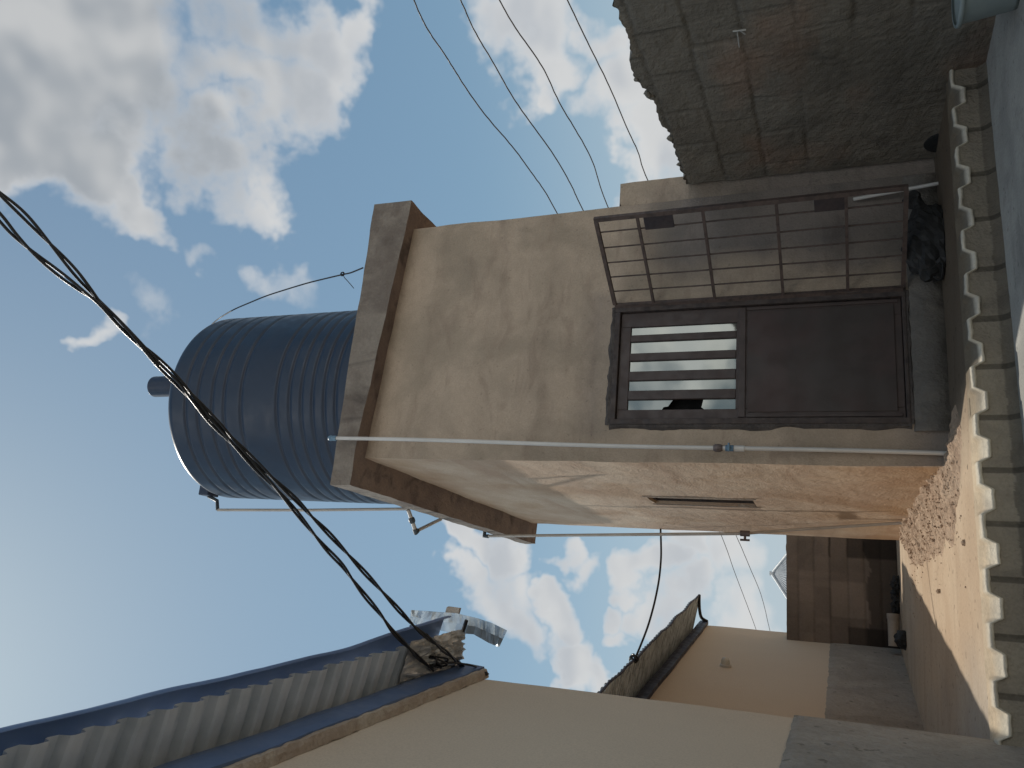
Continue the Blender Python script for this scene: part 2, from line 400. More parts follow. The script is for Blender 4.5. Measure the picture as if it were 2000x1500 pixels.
g.grid(rimf, NW, 12, cfn=rimc)
tag(g.build('slab_rim', M_rim, col=True), kind='structure')

# ---------------- low block kerb under the slab
k = thing('block_kerb', 'low course of grey cement blocks under the wavy slab edge', 'low wall', T(.4, KV+.1, -.3), ROT_T)
g = MB(); tints = {}
def kf(i, j):
    u = lerp(UL-.02, UR+.1, i/800); b = sum(1 for q in JU if q < u); dj = min(abs(u-q) for q in JU)
    top = wave(u)-.018; bot = near_z(u)-.04
    w = lerp(bot, top, j/22)
    rec = .005*max(0, 1-(dj/.02)**2) if dj < .02 else 0
    bulge = .008*nz(b*3.3, 1) + .003*fbm(u*14, w*14, b)
    fillet = .05*max(0, 1-(w-near_z(u))/.06)**2 if w-near_z(u) < .06 else 0
    return T(u, KV+.004+rec+bulge-fillet, w)
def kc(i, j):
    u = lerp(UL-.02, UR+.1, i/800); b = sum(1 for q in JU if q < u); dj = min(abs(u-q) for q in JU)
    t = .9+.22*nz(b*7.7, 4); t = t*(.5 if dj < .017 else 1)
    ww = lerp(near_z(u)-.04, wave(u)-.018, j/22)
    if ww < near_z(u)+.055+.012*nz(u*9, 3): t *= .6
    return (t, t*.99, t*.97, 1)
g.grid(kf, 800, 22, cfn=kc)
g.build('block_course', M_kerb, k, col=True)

# ================================================================== WATER TOWER BUILDING
W_, DEP = 2.30, 4.65
def soff(u, v): return 4.775 - .085*max(0, u) + .018*v
tw = thing('tower_building', 'tall narrow beige plastered block building that carries the dark water tank', 'building', T(0, 0, 0), ROT_T)
def lines(a, b, step, extra=()):
    n = max(1, round((b-a)/step)); L = [a+(b-a)*i/n for i in range(n+1)]
    for e in extra:
        j = min(range(1, len(L)-1), key=lambda q: abs(L[q]-e)); L[j] = e
    return sorted(L)
DU0, DU1, DW0, DW1 = .305, 1.335, .245, 2.475
WV0, WV1, WW0, WW1 = 1.76, 2.24, 1.52, 2.56
g = MB()
lu = lines(0, W_, .08, (DU0, DU1)); lw = [q/4.8 for q in lines(0, 4.8, .09, (DW0, DW1))]
def ftop(u, j): return lw[j]*4.8 if lw[j]*4.8 < 3.0 else lerp(3.0, soff(u, 0)-.002, (lw[j]*4.8-3.0)/1.8)
def inh(a, b, lo, hi): return a >= lo-1e-6 and b <= hi+1e-6
g.grid(lambda i, j: T(lu[i], 0, ftop(lu[i], j)), len(lu)-1, len(lw)-1,
       skip=lambda i, j: inh(lu[i], lu[i+1], DU0, DU1) and inh(lw[j]*4.8, lw[j+1]*4.8, DW0, DW1))
lv = lines(0, DEP, .08, (WV0, WV1)); lw2 = [q/4.8 for q in lines(0, 4.8, .09, (WW0, WW1))]
def ltop(v, j): return lw2[j]*4.8 if lw2[j]*4.8 < 3.0 else lerp(3.0, soff(0, v)-.002, (lw2[j]*4.8-3.0)/1.8)
g.grid(lambda i, j: T(0, lv[i], ltop(lv[i], j)), len(lv)-1, len(lw2)-1, mi=1, flip=True,
       skip=lambda i, j: inh(lv[i], lv[i+1], WV0, WV1) and inh(lw2[j]*4.8, lw2[j+1]*4.8, WW0, WW1))
g.grid(lambda i, j: T(W_, DEP*i/20, soff(W_, DEP*i/20)*j/20), 20, 20)
g.grid(lambda i, j: T(W_*i/12, DEP, soff(W_*i/12, DEP)*j/20), 12, 20, flip=True)
# reveals of the openings
def quad(m, a, b, c, d, mi=0): m.add([a, b, c, d], [(0, 1, 2, 3)], mi)
RD = .16
for (a, b) in (((DU0, DW0), (DU0, DW1)), ((DU0, DW1), (DU1, DW1)), ((DU1, DW1), (DU1, DW0)), ((DU1, DW0), (DU0, DW0))):
    quad(g, T(a[0], 0, a[1]), T(b[0], 0, b[1]), T(b[0], RD, b[1]), T(a[0], RD, a[1]))
for (a, b) in (((WV0, WW0), (WV0, WW1)), ((WV0, WW1), (WV1, WW1)), ((WV1, WW1), (WV1, WW0)), ((WV1, WW0), (WV0, WW0))):
    quad(g, T(0, a[0], a[1]), T(0, b[0], b[1]), T(RD, b[0], b[1]), T(RD, a[0], a[1]), 1)
g.wob(.010, 1.7, 2)
for i_, p in enumerate(g.v):
    u, v, w = toT(p); t = (1, 1, 1, 1)
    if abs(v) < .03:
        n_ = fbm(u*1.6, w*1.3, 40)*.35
        k_ = max(0, min(1, (u-1.42+n_)*3))*max(0, min(1, (2.35-w+n_)*2.2))  # corner shade behind the gate painted in, along with the grey cement tone
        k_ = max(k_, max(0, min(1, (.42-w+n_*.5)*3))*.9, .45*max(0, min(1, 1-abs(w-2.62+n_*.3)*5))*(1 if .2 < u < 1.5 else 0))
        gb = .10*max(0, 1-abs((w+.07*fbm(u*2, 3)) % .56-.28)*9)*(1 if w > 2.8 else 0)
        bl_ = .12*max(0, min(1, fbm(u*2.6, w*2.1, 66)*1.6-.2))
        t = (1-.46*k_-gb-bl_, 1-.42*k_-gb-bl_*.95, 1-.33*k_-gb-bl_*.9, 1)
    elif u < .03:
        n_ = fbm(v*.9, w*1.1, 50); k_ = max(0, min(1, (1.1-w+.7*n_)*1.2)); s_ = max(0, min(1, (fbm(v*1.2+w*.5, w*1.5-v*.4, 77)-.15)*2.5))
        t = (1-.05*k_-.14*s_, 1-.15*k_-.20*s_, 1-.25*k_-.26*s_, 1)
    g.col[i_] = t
# chipped mortar round the door hole
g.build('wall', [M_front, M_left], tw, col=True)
g = MB()
for side in range(4):
    n = 46
    pa, pb = [((DU0, DW0), (DU0, DW1)), ((DU0, DW1), (DU1, DW1)), ((DU1, DW1), (DU1, DW0)), ((DU1, DW0), (DU0, DW0))][side]
    ou = [(-1, 0), (0, 1), (1, 0), (0, -1)][side]
    def mf(i, j, pa=pa, pb=pb, ou=ou, side=side):
        t = i/n; u = lerp(pa[0], pb[0], t); w = lerp(pa[1], pb[1], t)
        wd = (.030 + .020*fbm(t*7, side*5, 2))*(1.2 if side in (0, 1) else .9)
        r = [(-.012, .02), (-.012, -.012), (wd*.5, -.016), (wd, -.001), (wd+.004, .02)][j]
        return T(u+ou[0]*r[0], r[1]+.003*nz(t*30, j), w+ou[1]*r[0])
    g.grid(mf, n, 4, smooth=False)
g.build('mortar_surround', M_mortar, tw)
g = MB()
g.grid(lambda i, j: T(lerp(.25, 2.28, i/90), [.01, -.030, -.034, -.026, .01][j] - .018*max(0, fbm(i*.2, j*.7, 6)), [-.02, -.02, .10, .215, .235][j] + .012*nz(i*.3, j, 3)), 90, 4)
g.build('plinth', plaster('damp_plinth', (.20, .18, .155), (.14, .13, .115), (.08, .075, .068), big=2, bump=.8, grain=45), tw)

# roof slab
slab = MB(); NS, NV = 60, 90
def su(i): return lerp(-.285, 2.53, i/NS)
def sv(j): return lerp(0, 1, j/NV)
def sp_(i, j, top):
    u = su(i); v0 = lerp(-.20, -.15, i/NS); v = lerp(v0, 4.86, sv(j))
    z = (4.972+.008*v+.006*nz(u*3, v*3)) if top else soff(u, v)-.002*(1+nz(u*4, v*4))
    e = 0 if top else .012
    if i == 0: u += e
    if j == 0: v += e
    rr = .045*nz(v*1.3, 4) if i == NS else 0
    return T(u+rr, v, z)
slab.grid(lambda i, j: sp_(i, j, True), NS, NV, mi=0, smooth=False)
slab.grid(lambda i, j: sp_(i, j, False), NS, NV, mi=1, flip=True, smooth=False)
def rim(fn, n, flip):
    def f(i, j):
        a, b = fn(i, True), fn(i, False); p = a.lerp(b, 1-j/4)
        return p
    slab.grid(f, n, 4, mi=0, flip=flip, smooth=False)
rim(lambda i, t: sp_(i, 0, t), NS, False); rim(lambda i, t: sp_(NS, i, t), NV, False)
rim(lambda i, t: sp_(i, NV, t), NS, True); rim(lambda i, t: sp_(0, i, t), NV, True)
slab.wob(.009, 3.1, 5)
slab.build('roof_slab', [M_slabedge, M_soffit], tw, weld=True)

# side window
g = MB(); g.tbox(.040, .06, WV0+.02, WV1-.02, WW0+.02, WW1-.02)
wf = MB()
for a in ((WV0, WV0+.03, WW0, WW1), (WV1-.03, WV1, WW0, WW1), (WV0+.03, WV1-.03, WW0, WW0+.03), (WV0+.03, WV1-.03, WW1-.03, WW1)):
    wf.tbox(.030, .075, *a)
wfo = wf.build('window', M_frame, tw); g.build('pane', M_glassd, wfo)
sill = MB(); sill.tbox(-.012, .02, WV0-.035, WV0-.002, WW0-.03, WW1+.03); sill.tbox(-.012, .02, WV1+.002, WV1+.03, WW0-.03, WW1+.03); sill.wob(.004, 6)
sill.build('window_border', M_trim, tw)

# door frame and door
df = MB(); FWD = .048
df.tbox(DU0+.004, DU0+FWD, -.022, .10, DW0+.004, DW1-.004); df.tbox(DU1-FWD, DU1-.004, -.022, .10, DW0+.004, DW1-.004)
df.tbox(DU0+FWD, DU1-FWD, -.020, .10, DW1-FWD, DW1-.004); df.tbox(DU0+FWD, DU1-FWD, -.020, .10, DW0+.004, DW0+.03)
df.build('door_frame', M_frame, tw, bevel=.004)
GT, GB = 2.335, 1.475
a0, a1 = DU0+FWD+.003, DU1-FWD-.003; b0, b1 = DW0+.034, DW1-FWD-.004
SV = .035
strips = [sorted((onv(1320, y1, SV)[0], onv(1320, y0, SV)[0])) for (y0, y1) in ((781, 801), (743, 763), (704, 725), (666, 689), (637, 653))]
strips.sort()
dl = MB()
dl.tbox(a0, strips[0][0], .012, .052, b0, b1); dl.tbox(strips[-1][1], a1, .012, .052, b0, b1)
dl.tbox(strips[0][0], strips[-1][1], .012, .052, GT, b1)
dl.tbox(strips[0][0], strips[-1][1], .012, .052, b0, GB)
for p, q in zip(strips, strips[1:]): dl.tbox(p[1], q[0], .008, .050, GB, GT)
door = dl.build('door', M_door, tw, bevel=.005)
pn = MB(); pn.tbox(a0+.05, a1-.05, .002, .0115, b0+.05, GB-.09); pn.wob(.0008, 5)
pn.build('lower_panel', M_doorp, door, bevel=.004)
rl = MB(); rl.tbox(a0+.01, a1-.01, -.002, .0118, GB-.075, GB-.02); rl.tbox(a0+.01, a0+.035, -.001, .0117, b0+.02, GB-.08); rl.tbox(a1-.035, a1-.01, -.001, .0117, b0+.02, GB-.08)
rl.build('rail', M_door, door, bevel=.004)
for n_, p in enumerate(strips):
    gl = MB()
    if n_ == 0:
        z1 = onv(1305, 790, SV)[2]; z2 = onv(1374, 790, SV)[2]
        w0, w1 = p
        gl.add([T(w0, .03, GB), T(w1, .03, GB), T(w1, .03, z2), T(w0+.02, .03, z2+.015), T(w0, .03, z2-.01)], [(0, 1, 2, 3, 4)])
        gl.build('pane', M_glass, door); gl = MB()
        gl.add([T(w0, .03, z1+.05), T(w0+.025, .03, z1+.035), T(w0+.03, .03, z1), T(w1, .03, z1-.04), T(w1, .03, GT), T(w0, .03, GT)], [(0, 1, 2, 3, 4, 5)])
    else:
        gl.tbox(p[0], p[1], .03, .034, GB, GT)
    gl.build('pane', M_glass, door)
bk = MB(); bk.tbox(DU0-.1, DU1+.1, .17, .19, DW0-.1, DW1+.1); bk.build('dark_backing', M_hole, tw)  # black board closing the doorway, coloured to stand for the unlit inside

# open burglar-proof gate hinged on the right jamb
H0, H1 = Vector((1.345, -.024)), Vector((1.80, -.725))
def Gp(s, w, off=0):
    d = (H1-H0); n = Vector((d.y, -d.x)).normalized(); q = H0 + d*s + n*off
    return T(q.x, q.y, w)
GZ0, GZ1 = .262, 2.475
def gbar(m, s0, w0, s1, w1, t=.028):
    p, q = Gp(s0, w0), Gp(s1, w1); ax = (q-p).normalized()
    n_ = (Gp(0, 0, 1)-Gp(0, 0)).normalized(); x = ax.cross(n_).normalized()
    m.box(p - x*t/2 - n_*t/2, q-p, x*t, n_*t)
gm = MB(); L_ = (H1-H0).length
gbar(gm, 0, GZ0, 0, GZ1, .034); gbar(gm, 1, GZ0-.012, 1, GZ1+.012, .034)
gbar(gm, .02, GZ1, .98, GZ1, .030); gbar(gm, .02, GZ0, .98, GZ0, .030)
gate_o = gm.build('security_gate', M_gate, tw)
for z in (2.144, 1.643, 1.115, .645):
    b_ = MB(); gbar(b_, .02, z, .98, z, .022); b_.build('bar', M_gate, gate_o)
for s_ in (.85, .675, .505, .335, .165):
    b_ = MB(); p = [Gp(s_+.004*nz(z*3, s_*9), z, -.018) for z in [GZ0+.01+(GZ1-GZ0-.02)*i/16 for i in range(17)]]
    b_.tube(p, .0068, 6); b_.build('bar', M_gate, gate_o)
GN = (Gp(0, 0, 1)-Gp(0, 0)).normalized()
def ongate(ix, iy):
    P = onpl(ix, iy, Gp(0, 0), GN); u, v, w = toT(P); d = H1-H0
    return ((Vector((u, v))-H0).dot(d)/d.dot(d), w)
for (x0, y0, x1, y1) in ((1258, 419, 1316, 446), (1590, 382, 1656, 411)):
    s0, wa = ongate(x0, (y0+y1)/2); s1_, wb = ongate(x1, (y0+y1)/2); sa = ongate((x0+x1)/2, y0)[0]; sb = ongate((x0+x1)/2, y1)[0]
    b_ = MB(); p = Gp(min(sa, sb), min(wa, wb), -.004)
    b_.box(p, Gp(max(sa, sb), 0)-Gp(min(sa, sb), 0), ZUP*abs(wa-wb), GN*.012); b_.build('lock_plate', M_plate, gate_o, bevel=.003)
for z in (.6, 2.1):
    b_ = MB(); b_.tube([T(1.338, -.028, z-.05), T(1.338, -.028, z+.05)], .012, 10); b_.build('hinge', M_frame, gate_o)

# ================================================================== WATER TANK
TC, TR = (.955, 1.67), 1.14
tk = thing('water_tank', 'large dark navy ribbed plastic water tank on top of the beige building', 'water tank', T(TC[0], TC[1], 4.98), ROT_T)
vf = TC[1]-TR
ribx = [357, 381, 409, 432, 465, 535, 560, 583, 605, 628, 650]
def rz(x): return onv(x, 790, vf)[2]
zr = [rz(x) for x in ribx]
prof = [(TR-.02, 0), (TR, .03)]
z0 = 4.98; ztop = zr[0]+.19
gr = []
for z in zr: gr.append(z-z0)
zz = zr[-1]-.17
while zz > z0+.1: gr.append(zz-z0); zz -= .17
hmax = ztop-z0
pts = []
N_ = 420
for i in range(N_+1):
    h = .03 + (hmax-.03)*i/N_
    r = TR
    for q in gr:
        d = (h-q)/.030
        if abs(d) < 2: r -= .015*math.exp(-d*d*2.2)
    pts.append((r, h))
prof += pts
DH = .33
for i in range(1, 25):
    a = math.pi/2*i/24; prof.append((TR*math.cos(a)**.82 if i < 24 else .0005, hmax+DH*math.sin(a)))
t_ = MB(); t_.lathe(T(TC[0], TC[1], z0), ZUP, prof, 220); t_.build('body', M_tank, tk)
lidP = T(TC[0]+.0, TC[1]-.02, z0)
LZ = hmax+DH
lp_ = onpl(318, 755, T(0, .98, 0), D_); lp_ = Vector((lp_.x, lp_.y, 0)); LZ0 = z0+hmax+.10; LZ1 = onv(303, 755, .98)[2]
t_ = MB(); t_.lathe(lp_, ZUP, [(.128, LZ0-.1), (.128, LZ1-.004), (.124, LZ1), (.0005, LZ1+.002)], 28, smooth=False); t_.build('lid', M_lid, tk, bevel=.006)

def elbow(m, P, r): m.lathe(P-ZUP*r, ZUP, [(.001, 0), (r*.7, r*.3), (r, r), (r*.7, r*1.7), (.001, 2*r)], 12)
# overflow pipe at the tank's left flank
ip = MB(); q0 = onpl(408, 966, T(0, 1.67, 0), D_); q0t = toT(q0)
ip.tbox(q0t[0]-.02, q0t[0]+.25, 1.57, 1.77, q0t[2]-.07, q0t[2]+.08); ip.build('inlet_box', M_lid, tk, bevel=.012)
op = thing('overflow_pipe', 'pale pipe running down the left flank of the water tank to a bent end', 'pipe', T(-.3, 1.67, 5.0), ROT_T)
a = onpl(424, 978, T(0, 1.67, 0), D_); b = onpl(425, 996, T(0, 1.67, 0), D_); c = onpl(797, 994, T(0, 1.67, 0), D_)
m_ = MB(); m_.tube([q0+E_*-.02, a, b], .022, 12); m_.build('elbow', M_dkfit, op)
m_ = MB(); m_.tube([b, b.lerp(c, .5)+E_*-.008, c], .017, 12); m_.build('pipe', M_pvcb, op)
d = onpl(812, 1038, T(0, 1.80, 0), D_); e = onpl(861, 1014, T(0, 2.4, 0), D_)
m_ = MB(); m_.tube([c-E_*.01, c.lerp(d, .12), d], .022, 12); m_.build('pipe', M_pvcb, op)
m_ = MB(); cd_ = (d-c).normalized(); m_.tube([c.lerp(d, .38), c.lerp(d, .43), c.lerp(d, .57), c.lerp(d, .62)], [.026, .036, .036, .026], 12); m_.build('union', M_dkfit, op)
m_ = MB(); m_.tube([d-cd_*.03, d+cd_*.012, d.lerp(e, .06)], [.029, .032, .029], 12); m_.build('elbow', M_dkfit, op)
m_ = MB(); m_.tube([d, e], .020, 12); m_.build('pipe', M_pvcb, op)

# front riser
pf = thing('water_pipe', 'long white plastic pipe up the shaded front wall beside the door', 'pipe', T(.087, -.03, 0), ROT_T)
p0 = T(.133, -.245, 5.0); p1 = T(.087, -.028, .03)
def pl_(t, a=p0, b=p1): return a.lerp(b, t)
pts_ = [pl_(t) + E_*(.006*math.sin(t*9)) for t in [i/24 for i in range(25)]]
m_ = MB(); m_.tube(pts_, .0165, 14); m_.build('pipe', M_pvc, pf)
m_ = MB(); elbow(m_, p0, .028); m_.tube([p0, pl_(.012)], .023, 14); m_.build('end_cap', M_blue, pf)
def zt(x, P, Q):  # parameter on segment whose projection has photo x
    best = min(range(1001), key=lambda i: abs(1000-F_PX*((P.lerp(Q, i/1000)-CAM).dot(UP)/(P.lerp(Q, i/1000)-CAM).dot(FW))-x)); return best/1000
t1 = zt(1402, p0, p1); t2 = zt(1425, p0, p1)
m_ = MB(); m_.tube([pl_(t1-.007), pl_(t1-.004), pl_(t1+.004), pl_(t1+.007)], [.020, .030, .030, .020], 14); m_.build('coupling', M_valve, pf)
m_ = MB(); m_.tube([pl_(t2-.006), pl_(t2+.006)], .024, 14); m_.tube([pl_(t2)-D_*.0, pl_(t2)-D_*.05], .011, 8); m_.tube([pl_(t2)-D_*.05-E_*.03, pl_(t2)-D_*.05+E_*.03], .008, 8); m_.build('valve', M_blue, pf)
m_ = MB(); m_.tube([pl_(t2+.007), pl_(t2+.022)], .0235, 14); m_.build('socket', M_pvc, pf)

# side downpipe
ps = thing('downpipe', 'pale plastic pipe hanging off the far side edge of the roof slab', 'pipe', T(-.03, 2.9, 0), ROT_T)
s0 = onpl(950, 1047, T(-.33, 0, 0), E_); s1 = onpl(1455, 1042, T(-.20, 0, 0), E_); s2 = onpl(1560, 1034, T(-.10, 0, 0), E_); s3 = onpl(1765, 1021, T(-.025, 0, 0), E_)
m_ = MB(); m_.tube(catmull([s0, s0.lerp(s1, .5), s1], 6), .018, 12); m_.tube([s1, s2, s3], .016, 12); m_.build('pipe', M_pvcb, ps)
m_ = MB(); m_.tube([s0+E_*.06+ZUP*.03, s0+ZUP*.03, s0-ZUP*.03], [.024, .030, .026], 12); m_.build('elbow', M_dkfit, ps)
m_ = MB(); m_.tube([s1-ZUP*.05, s1+ZUP*.05], .032, 12); m_.tube([s1, s1-E_*.07], .014, 8); m_.tube([s1-E_*.07-ZUP*.05, s1-E_*.07+ZUP*.05], .012, 8); m_.build('valve', M_valve, ps)

# beige pier and rough block wall on the right
pr = thing('wall_pier', 'short beige plastered wall stub between the tower building and the rough block wall', 'wall', T(2.4, .1, 0), ROT_T)
m_ = MB(); m_.grid(lambda i, j: T(lerp(2.302, 2.53, i/6), .006, 2.5*j/40 - (.02 if i == 0 and j == 40 else 0)), 6, 40)
m_.grid(lambda i, j: T(2.53, lerp(.006, .25, i/4), 2.5*j/40), 4, 40); m_.grid(lambda i, j: T(lerp(2.302, 2.53, i/6), lerp(.006, .25, j/4), 2.5), 6, 4)
m_.grid(lambda i, j: T(lerp(2.302, 2.53, i/6), .25, 2.5*j/40), 6, 40, flip=True); m_.wob(.008, 2.5)
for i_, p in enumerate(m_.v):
    w = p.z; k_ = max(0, min(1, (2.2-w+.3*fbm(w*2, p.x*3))*1.2)); m_.col[i_] = (1-.42*k_, 1-.38*k_, 1-.30*k_, 1)  # same painted corner shade and grey tone carried onto the pier
m_.build('wall_face', M_front, pr, col=True)

rw = thing('rough_block_wall', 'unplastered grey sandcrete block wall with a broken ragged top edge', 'wall', T(2.45, -2.2, -.2), ROT_T)
UW = 2.42
prof_px = [(1338, 352), (1335, 345), (1320, 300), (1312, 278), (1308, 262), (1290, 242), (1281, 207), (1272, 188), (1250, 165), (1238, 150), (1232, 130), (1231, 82), (1222, 62), (1210, 35), (1200, 0)]
ptab = sorted((onu(x, y, UW)[1], onu(x, y, UW)[2]) for x, y in prof_px)
vlast = ptab[0]
ptab = [(-6, 1.92), (-5.2, 2.0), (-4.4, 1.9), (-3.2, 1.96), (vlast[0]-.5, vlast[1]+.01)] + ptab
NVW, NWW = 460, 150
CH, BLN = .325, .44
def rough_uv(v, w):
    row = math.floor((w+.06)/CH); fr = (w+.06)/CH-row
    off = .5*(row % 2)+.13*nz(row*3.1)
    c_ = math.floor(v/BLN+off); fc = v/BLN+off-c_
    dj = min(fr, 1-fr)*CH; dc = min(fc, 1-fc)*BLN
    return row, c_, dj, dc
def plas(v, w):  # plaster-smeared areas
    return max(0, min(1, (1.25-w+.35*fbm(v*1.3, w*1.3, 11))*2.2))*max(0, min(1, (v+1.9+.4*fbm(v*.9, w, 3))*1.6))
def rwf(i, j):
    v = lerp(-6, -.03, i/NVW); top = interp(ptab, v) + .020*fbm(v*13, 3) ; w = lerp(-.32, top, j/NWW)
    row, c_, dj, dc = rough_uv(v, w+.012*nz(v*5, w*5)); p = plas(v, w)
    rec = max(0, 1-(dj/.018)**2)*.014*(.6+.8*nz(v*3, row*2.2)) if dj < .018 else 0
    rec = max(rec, (max(0, 1-(dc/.014)**2)*.012 if dc < .014 else 0)*(1 if nz(c_*2.2, row*1.7) > -.2 else .3))
    rec *= (1-.9*p)
    bl = .016*nz(row*5.3, c_*3.1, 2)*(1-p)
    u = UW + rec + bl + .007*fbm(v*5, w*5, 1) + .004*fbm(v*22, w*22, 5) - .008*p
    return T(u, v, w)
def rwc(i, j):
    v = lerp(-6, -.03, i/NVW); top = interp(ptab, v); w = lerp(-.32, top, j/NWW)
    row, c_, dj, dc = rough_uv(v, w+.012*nz(v*5, w*5)); p = plas(v, w)
    t = 1+.14*nz(row*4.1, c_*6.3, 8); wm = 1+.03*nz(row*2.1, c_*3.3)
    if dj < .015 or dc < .011: t *= .78
    t = lerp(t, .88+.25*fbm(v*.9, w*2.2, 21), p)
    pk = max(0, min(1, fbm(v*1.1+4, w*1.4, 31)*2-.2))*(1 if w < 1.5 else .2)
    return (t*wm*(1+.22*pk), t, t/wm*(1-.08*pk), 1)
m_ = MB(); m_.grid(rwf, NVW, NWW, cfn=rwc, flip=True)
top_ = lambda i, j: (rwf(i, NWW) + E_*(.2*j/4) + ZUP*(.012*nz(i*.12, j*.9) - (.0 if 0 < j < 4 else 0)))
m_.grid(top_, NVW, 4, flip=True); 
m_.grid(lambda i, j: T(UW+.21, lerp(-6, -.03, i/60), lerp(-.32, interp(ptab, lerp(-6, -.03, i/60)), j/10)), 60, 10)
m_.grid(lambda i, j: rwf(NVW, round(NWW*j/30)) + E_*(.2*i/3), 3, 30, flip=False)
m_.build('blockwork', M_block, rw, col=True)
# drain pipe mouth at the foot of the wall
hc = onpl(1842, 277, T(UW-.006, 0, 0), E_)
m_ = MB(); m_.lathe(hc, -E_, [(.001, .012), (.125, .012), (.13, .006), (.13, -.05)], 28); m_.build('drain_mouth', M_hole, rw)
m_ = MB()
for (x0, y0, x1, y1, t_) in ((1431, 61, 1457, 58, .012), (1440, 62, 1444, 92, .008), (1446, 60, 1456, 67, .008)):
    P0 = onpl(x0, y0, T(UW-.022, 0, 0), E_); P1 = onpl(x1, y1, T(UW-.022, 0, 0), E_)
    q = [P0.lerp(P1, i/6)+ZUP*.006*nz(i, x0) for i in range(7)]; m_.tube(q, [t_*(.5+.4*abs(nz(i*1.3, x1))) for i in range(7)], 5)
m_.build('chalk_mark', M_chalk, rw)
# rubble lumps on the broken top
m_ = MB()
for (x, y, r) in ((1264, 181, .028), (1268, 186, .022), (1310, 266, .03), (1327, 322, .02), (1240, 152, .02)):
    P = onpl(x, y, T(UW+.03, 0, 0), E_)
    for kk in range(2):
        c_ = P+Vector((random.uniform(-.02, .02), random.uniform(-.02, .02), random.uniform(-.02, .005)))
        m_.lathe(c_-ZUP*r, ZUP, [(.001, 0), (r*.8, r*.4), (r, r), (r*.6, r*1.6), (.001, r*2)], 7, smooth=False)
m_.wob(.008, 30); m_.build('broken_chunk', M_block, rw, col=True)

# ================================================================== back wall
BV = 7.30
bw = thing('back_block_wall', 'dark shaded sandcrete block wall closing the far end of the courtyard', 'wall', T(-.3, BV, 0), ROT_T)
BH = onv(1536, 1120, BV)[2]
def bl2(u, w):
    row = math.floor(w/.232); fr = w/.232-row; off = .5*(row % 2); c_ = math.floor(u/.46+off); fc = u/.46+off-c_
    return row, c_, min(fr, 1-fr)*.232, min(fc, 1-fc)*.46
def bwf(i, j):
    u = lerp(-5.5, 5, i/320); w = lerp(-.03, BH+.012*fbm(u*6, 1), j/56); row, c_, dj, dc = bl2(u, w)
    rec = .008 if min(dj, dc) < .012 else 0
    return T(u, BV+rec+.006*nz(row*3.3, c_*2.2)+.003*fbm(u*9, w*9), w)
patch = [(-.55, .28, .10, .93), (-.62, -.2, .0, .45), (-1.3, -.78, .0, .70), (-1.6, -.86, .35, .93)]
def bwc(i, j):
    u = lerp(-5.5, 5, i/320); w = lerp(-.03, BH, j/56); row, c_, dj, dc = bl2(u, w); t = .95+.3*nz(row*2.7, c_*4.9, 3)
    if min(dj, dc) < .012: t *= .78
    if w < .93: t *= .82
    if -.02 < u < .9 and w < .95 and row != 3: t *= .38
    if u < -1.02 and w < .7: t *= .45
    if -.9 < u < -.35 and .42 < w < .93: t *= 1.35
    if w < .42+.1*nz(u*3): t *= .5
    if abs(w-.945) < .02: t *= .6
    return (t, t*.97, t*.95, 1)
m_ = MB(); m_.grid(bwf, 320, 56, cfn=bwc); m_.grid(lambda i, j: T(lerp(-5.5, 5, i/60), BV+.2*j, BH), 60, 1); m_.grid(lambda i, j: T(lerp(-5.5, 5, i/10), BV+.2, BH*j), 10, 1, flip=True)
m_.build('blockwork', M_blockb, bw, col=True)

# ================================================================== NEAR HOUSE (left)
ha = thing('near_house', 'cream painted house with grey rendered foot and blue eave fascia, nearest on the left', 'house', A(0, 0, -.2), ROT_A)
SC = -.06
m_ = MB()
m_.grid(lambda i, j: A(0, lerp(-9, SC, i/90), lerp(-.45, 3.24, j/37)), 90, 37)
m_.grid(lambda i, j: A(-5*i/20, SC, lerp(-.45, 3.24, j/37)), 20, 37, flip=True)
m_.grid(lambda i, j: A(-5, lerp(-9, SC, i/20), lerp(-.45, 3.24, j/5)), 20, 5, flip=True)
m_.grid(lambda i, j: A(-5*i/10, -9, lerp(-.45, 3.24, j/5)), 10, 5)
m_.wob(.007, 1.1, 8); m_.build('wall', M_house, ha)
m_ = MB()
def dadof(i, j):
    s = lerp(-9, SC+.016, i/300); z = lerp(-.46, 1.0+.010*fbm(s*7, 2), j/40)
    return A(.016+.003*fbm(s*9, z*9)+(-.012 if j == 40 else 0), s, z)
m_.grid(dadof, 300, 40)
m_.grid(lambda i, j: A(.016-5*i/10, SC+.016, lerp(-.46, 1.0, j/10)), 10, 10, flip=True)
m_.build('dado', M_dado, ha)
def sag(s): return .012*nz(s*1.3, 7)
m_ = MB()
def fascf(i, j):
    s = lerp(-9, SC+.07, i/200); z0, z1 = 2.975+.014*fbm(s*5, 1)+sag(s), 3.165+sag(s); k = [(.006, z0), (.062, z0), (.066, lerp(z0, z1, .3)), (.070, lerp(z0, z1, .7)), (.062, z1), (.01, z1+.02)][j]
    return A(k[0]+.006*fbm(s*2.2, j*.2, 4), s, k[1])
m_.grid(fascf, 200, 5, smooth=False)
m_.add([fascf(200, j) for j in range(6)], [tuple(range(6))]); m_.build('fascia', M_navy, ha)
m_ = MB()
def trimf(i, j):
    s = lerp(-9, SC+.07, i/400); z1 = 2.985+.014*fbm(s*5, 1)+sag(s); z0 = 2.945+.010*fbm(s*4, 9); k = [(.0, z0-.01), (.030, z0), (.050, z0+.012), (.056, z1), (.0, z1+.02)][j]
    return A(k[0]+.007*fbm(s*12, j*.6, 14), s, k[1]+.006*nz(s*21, j))
m_.grid(trimf, 400, 4, smooth=False); m_.build('mortar_trim', M_trim, ha)
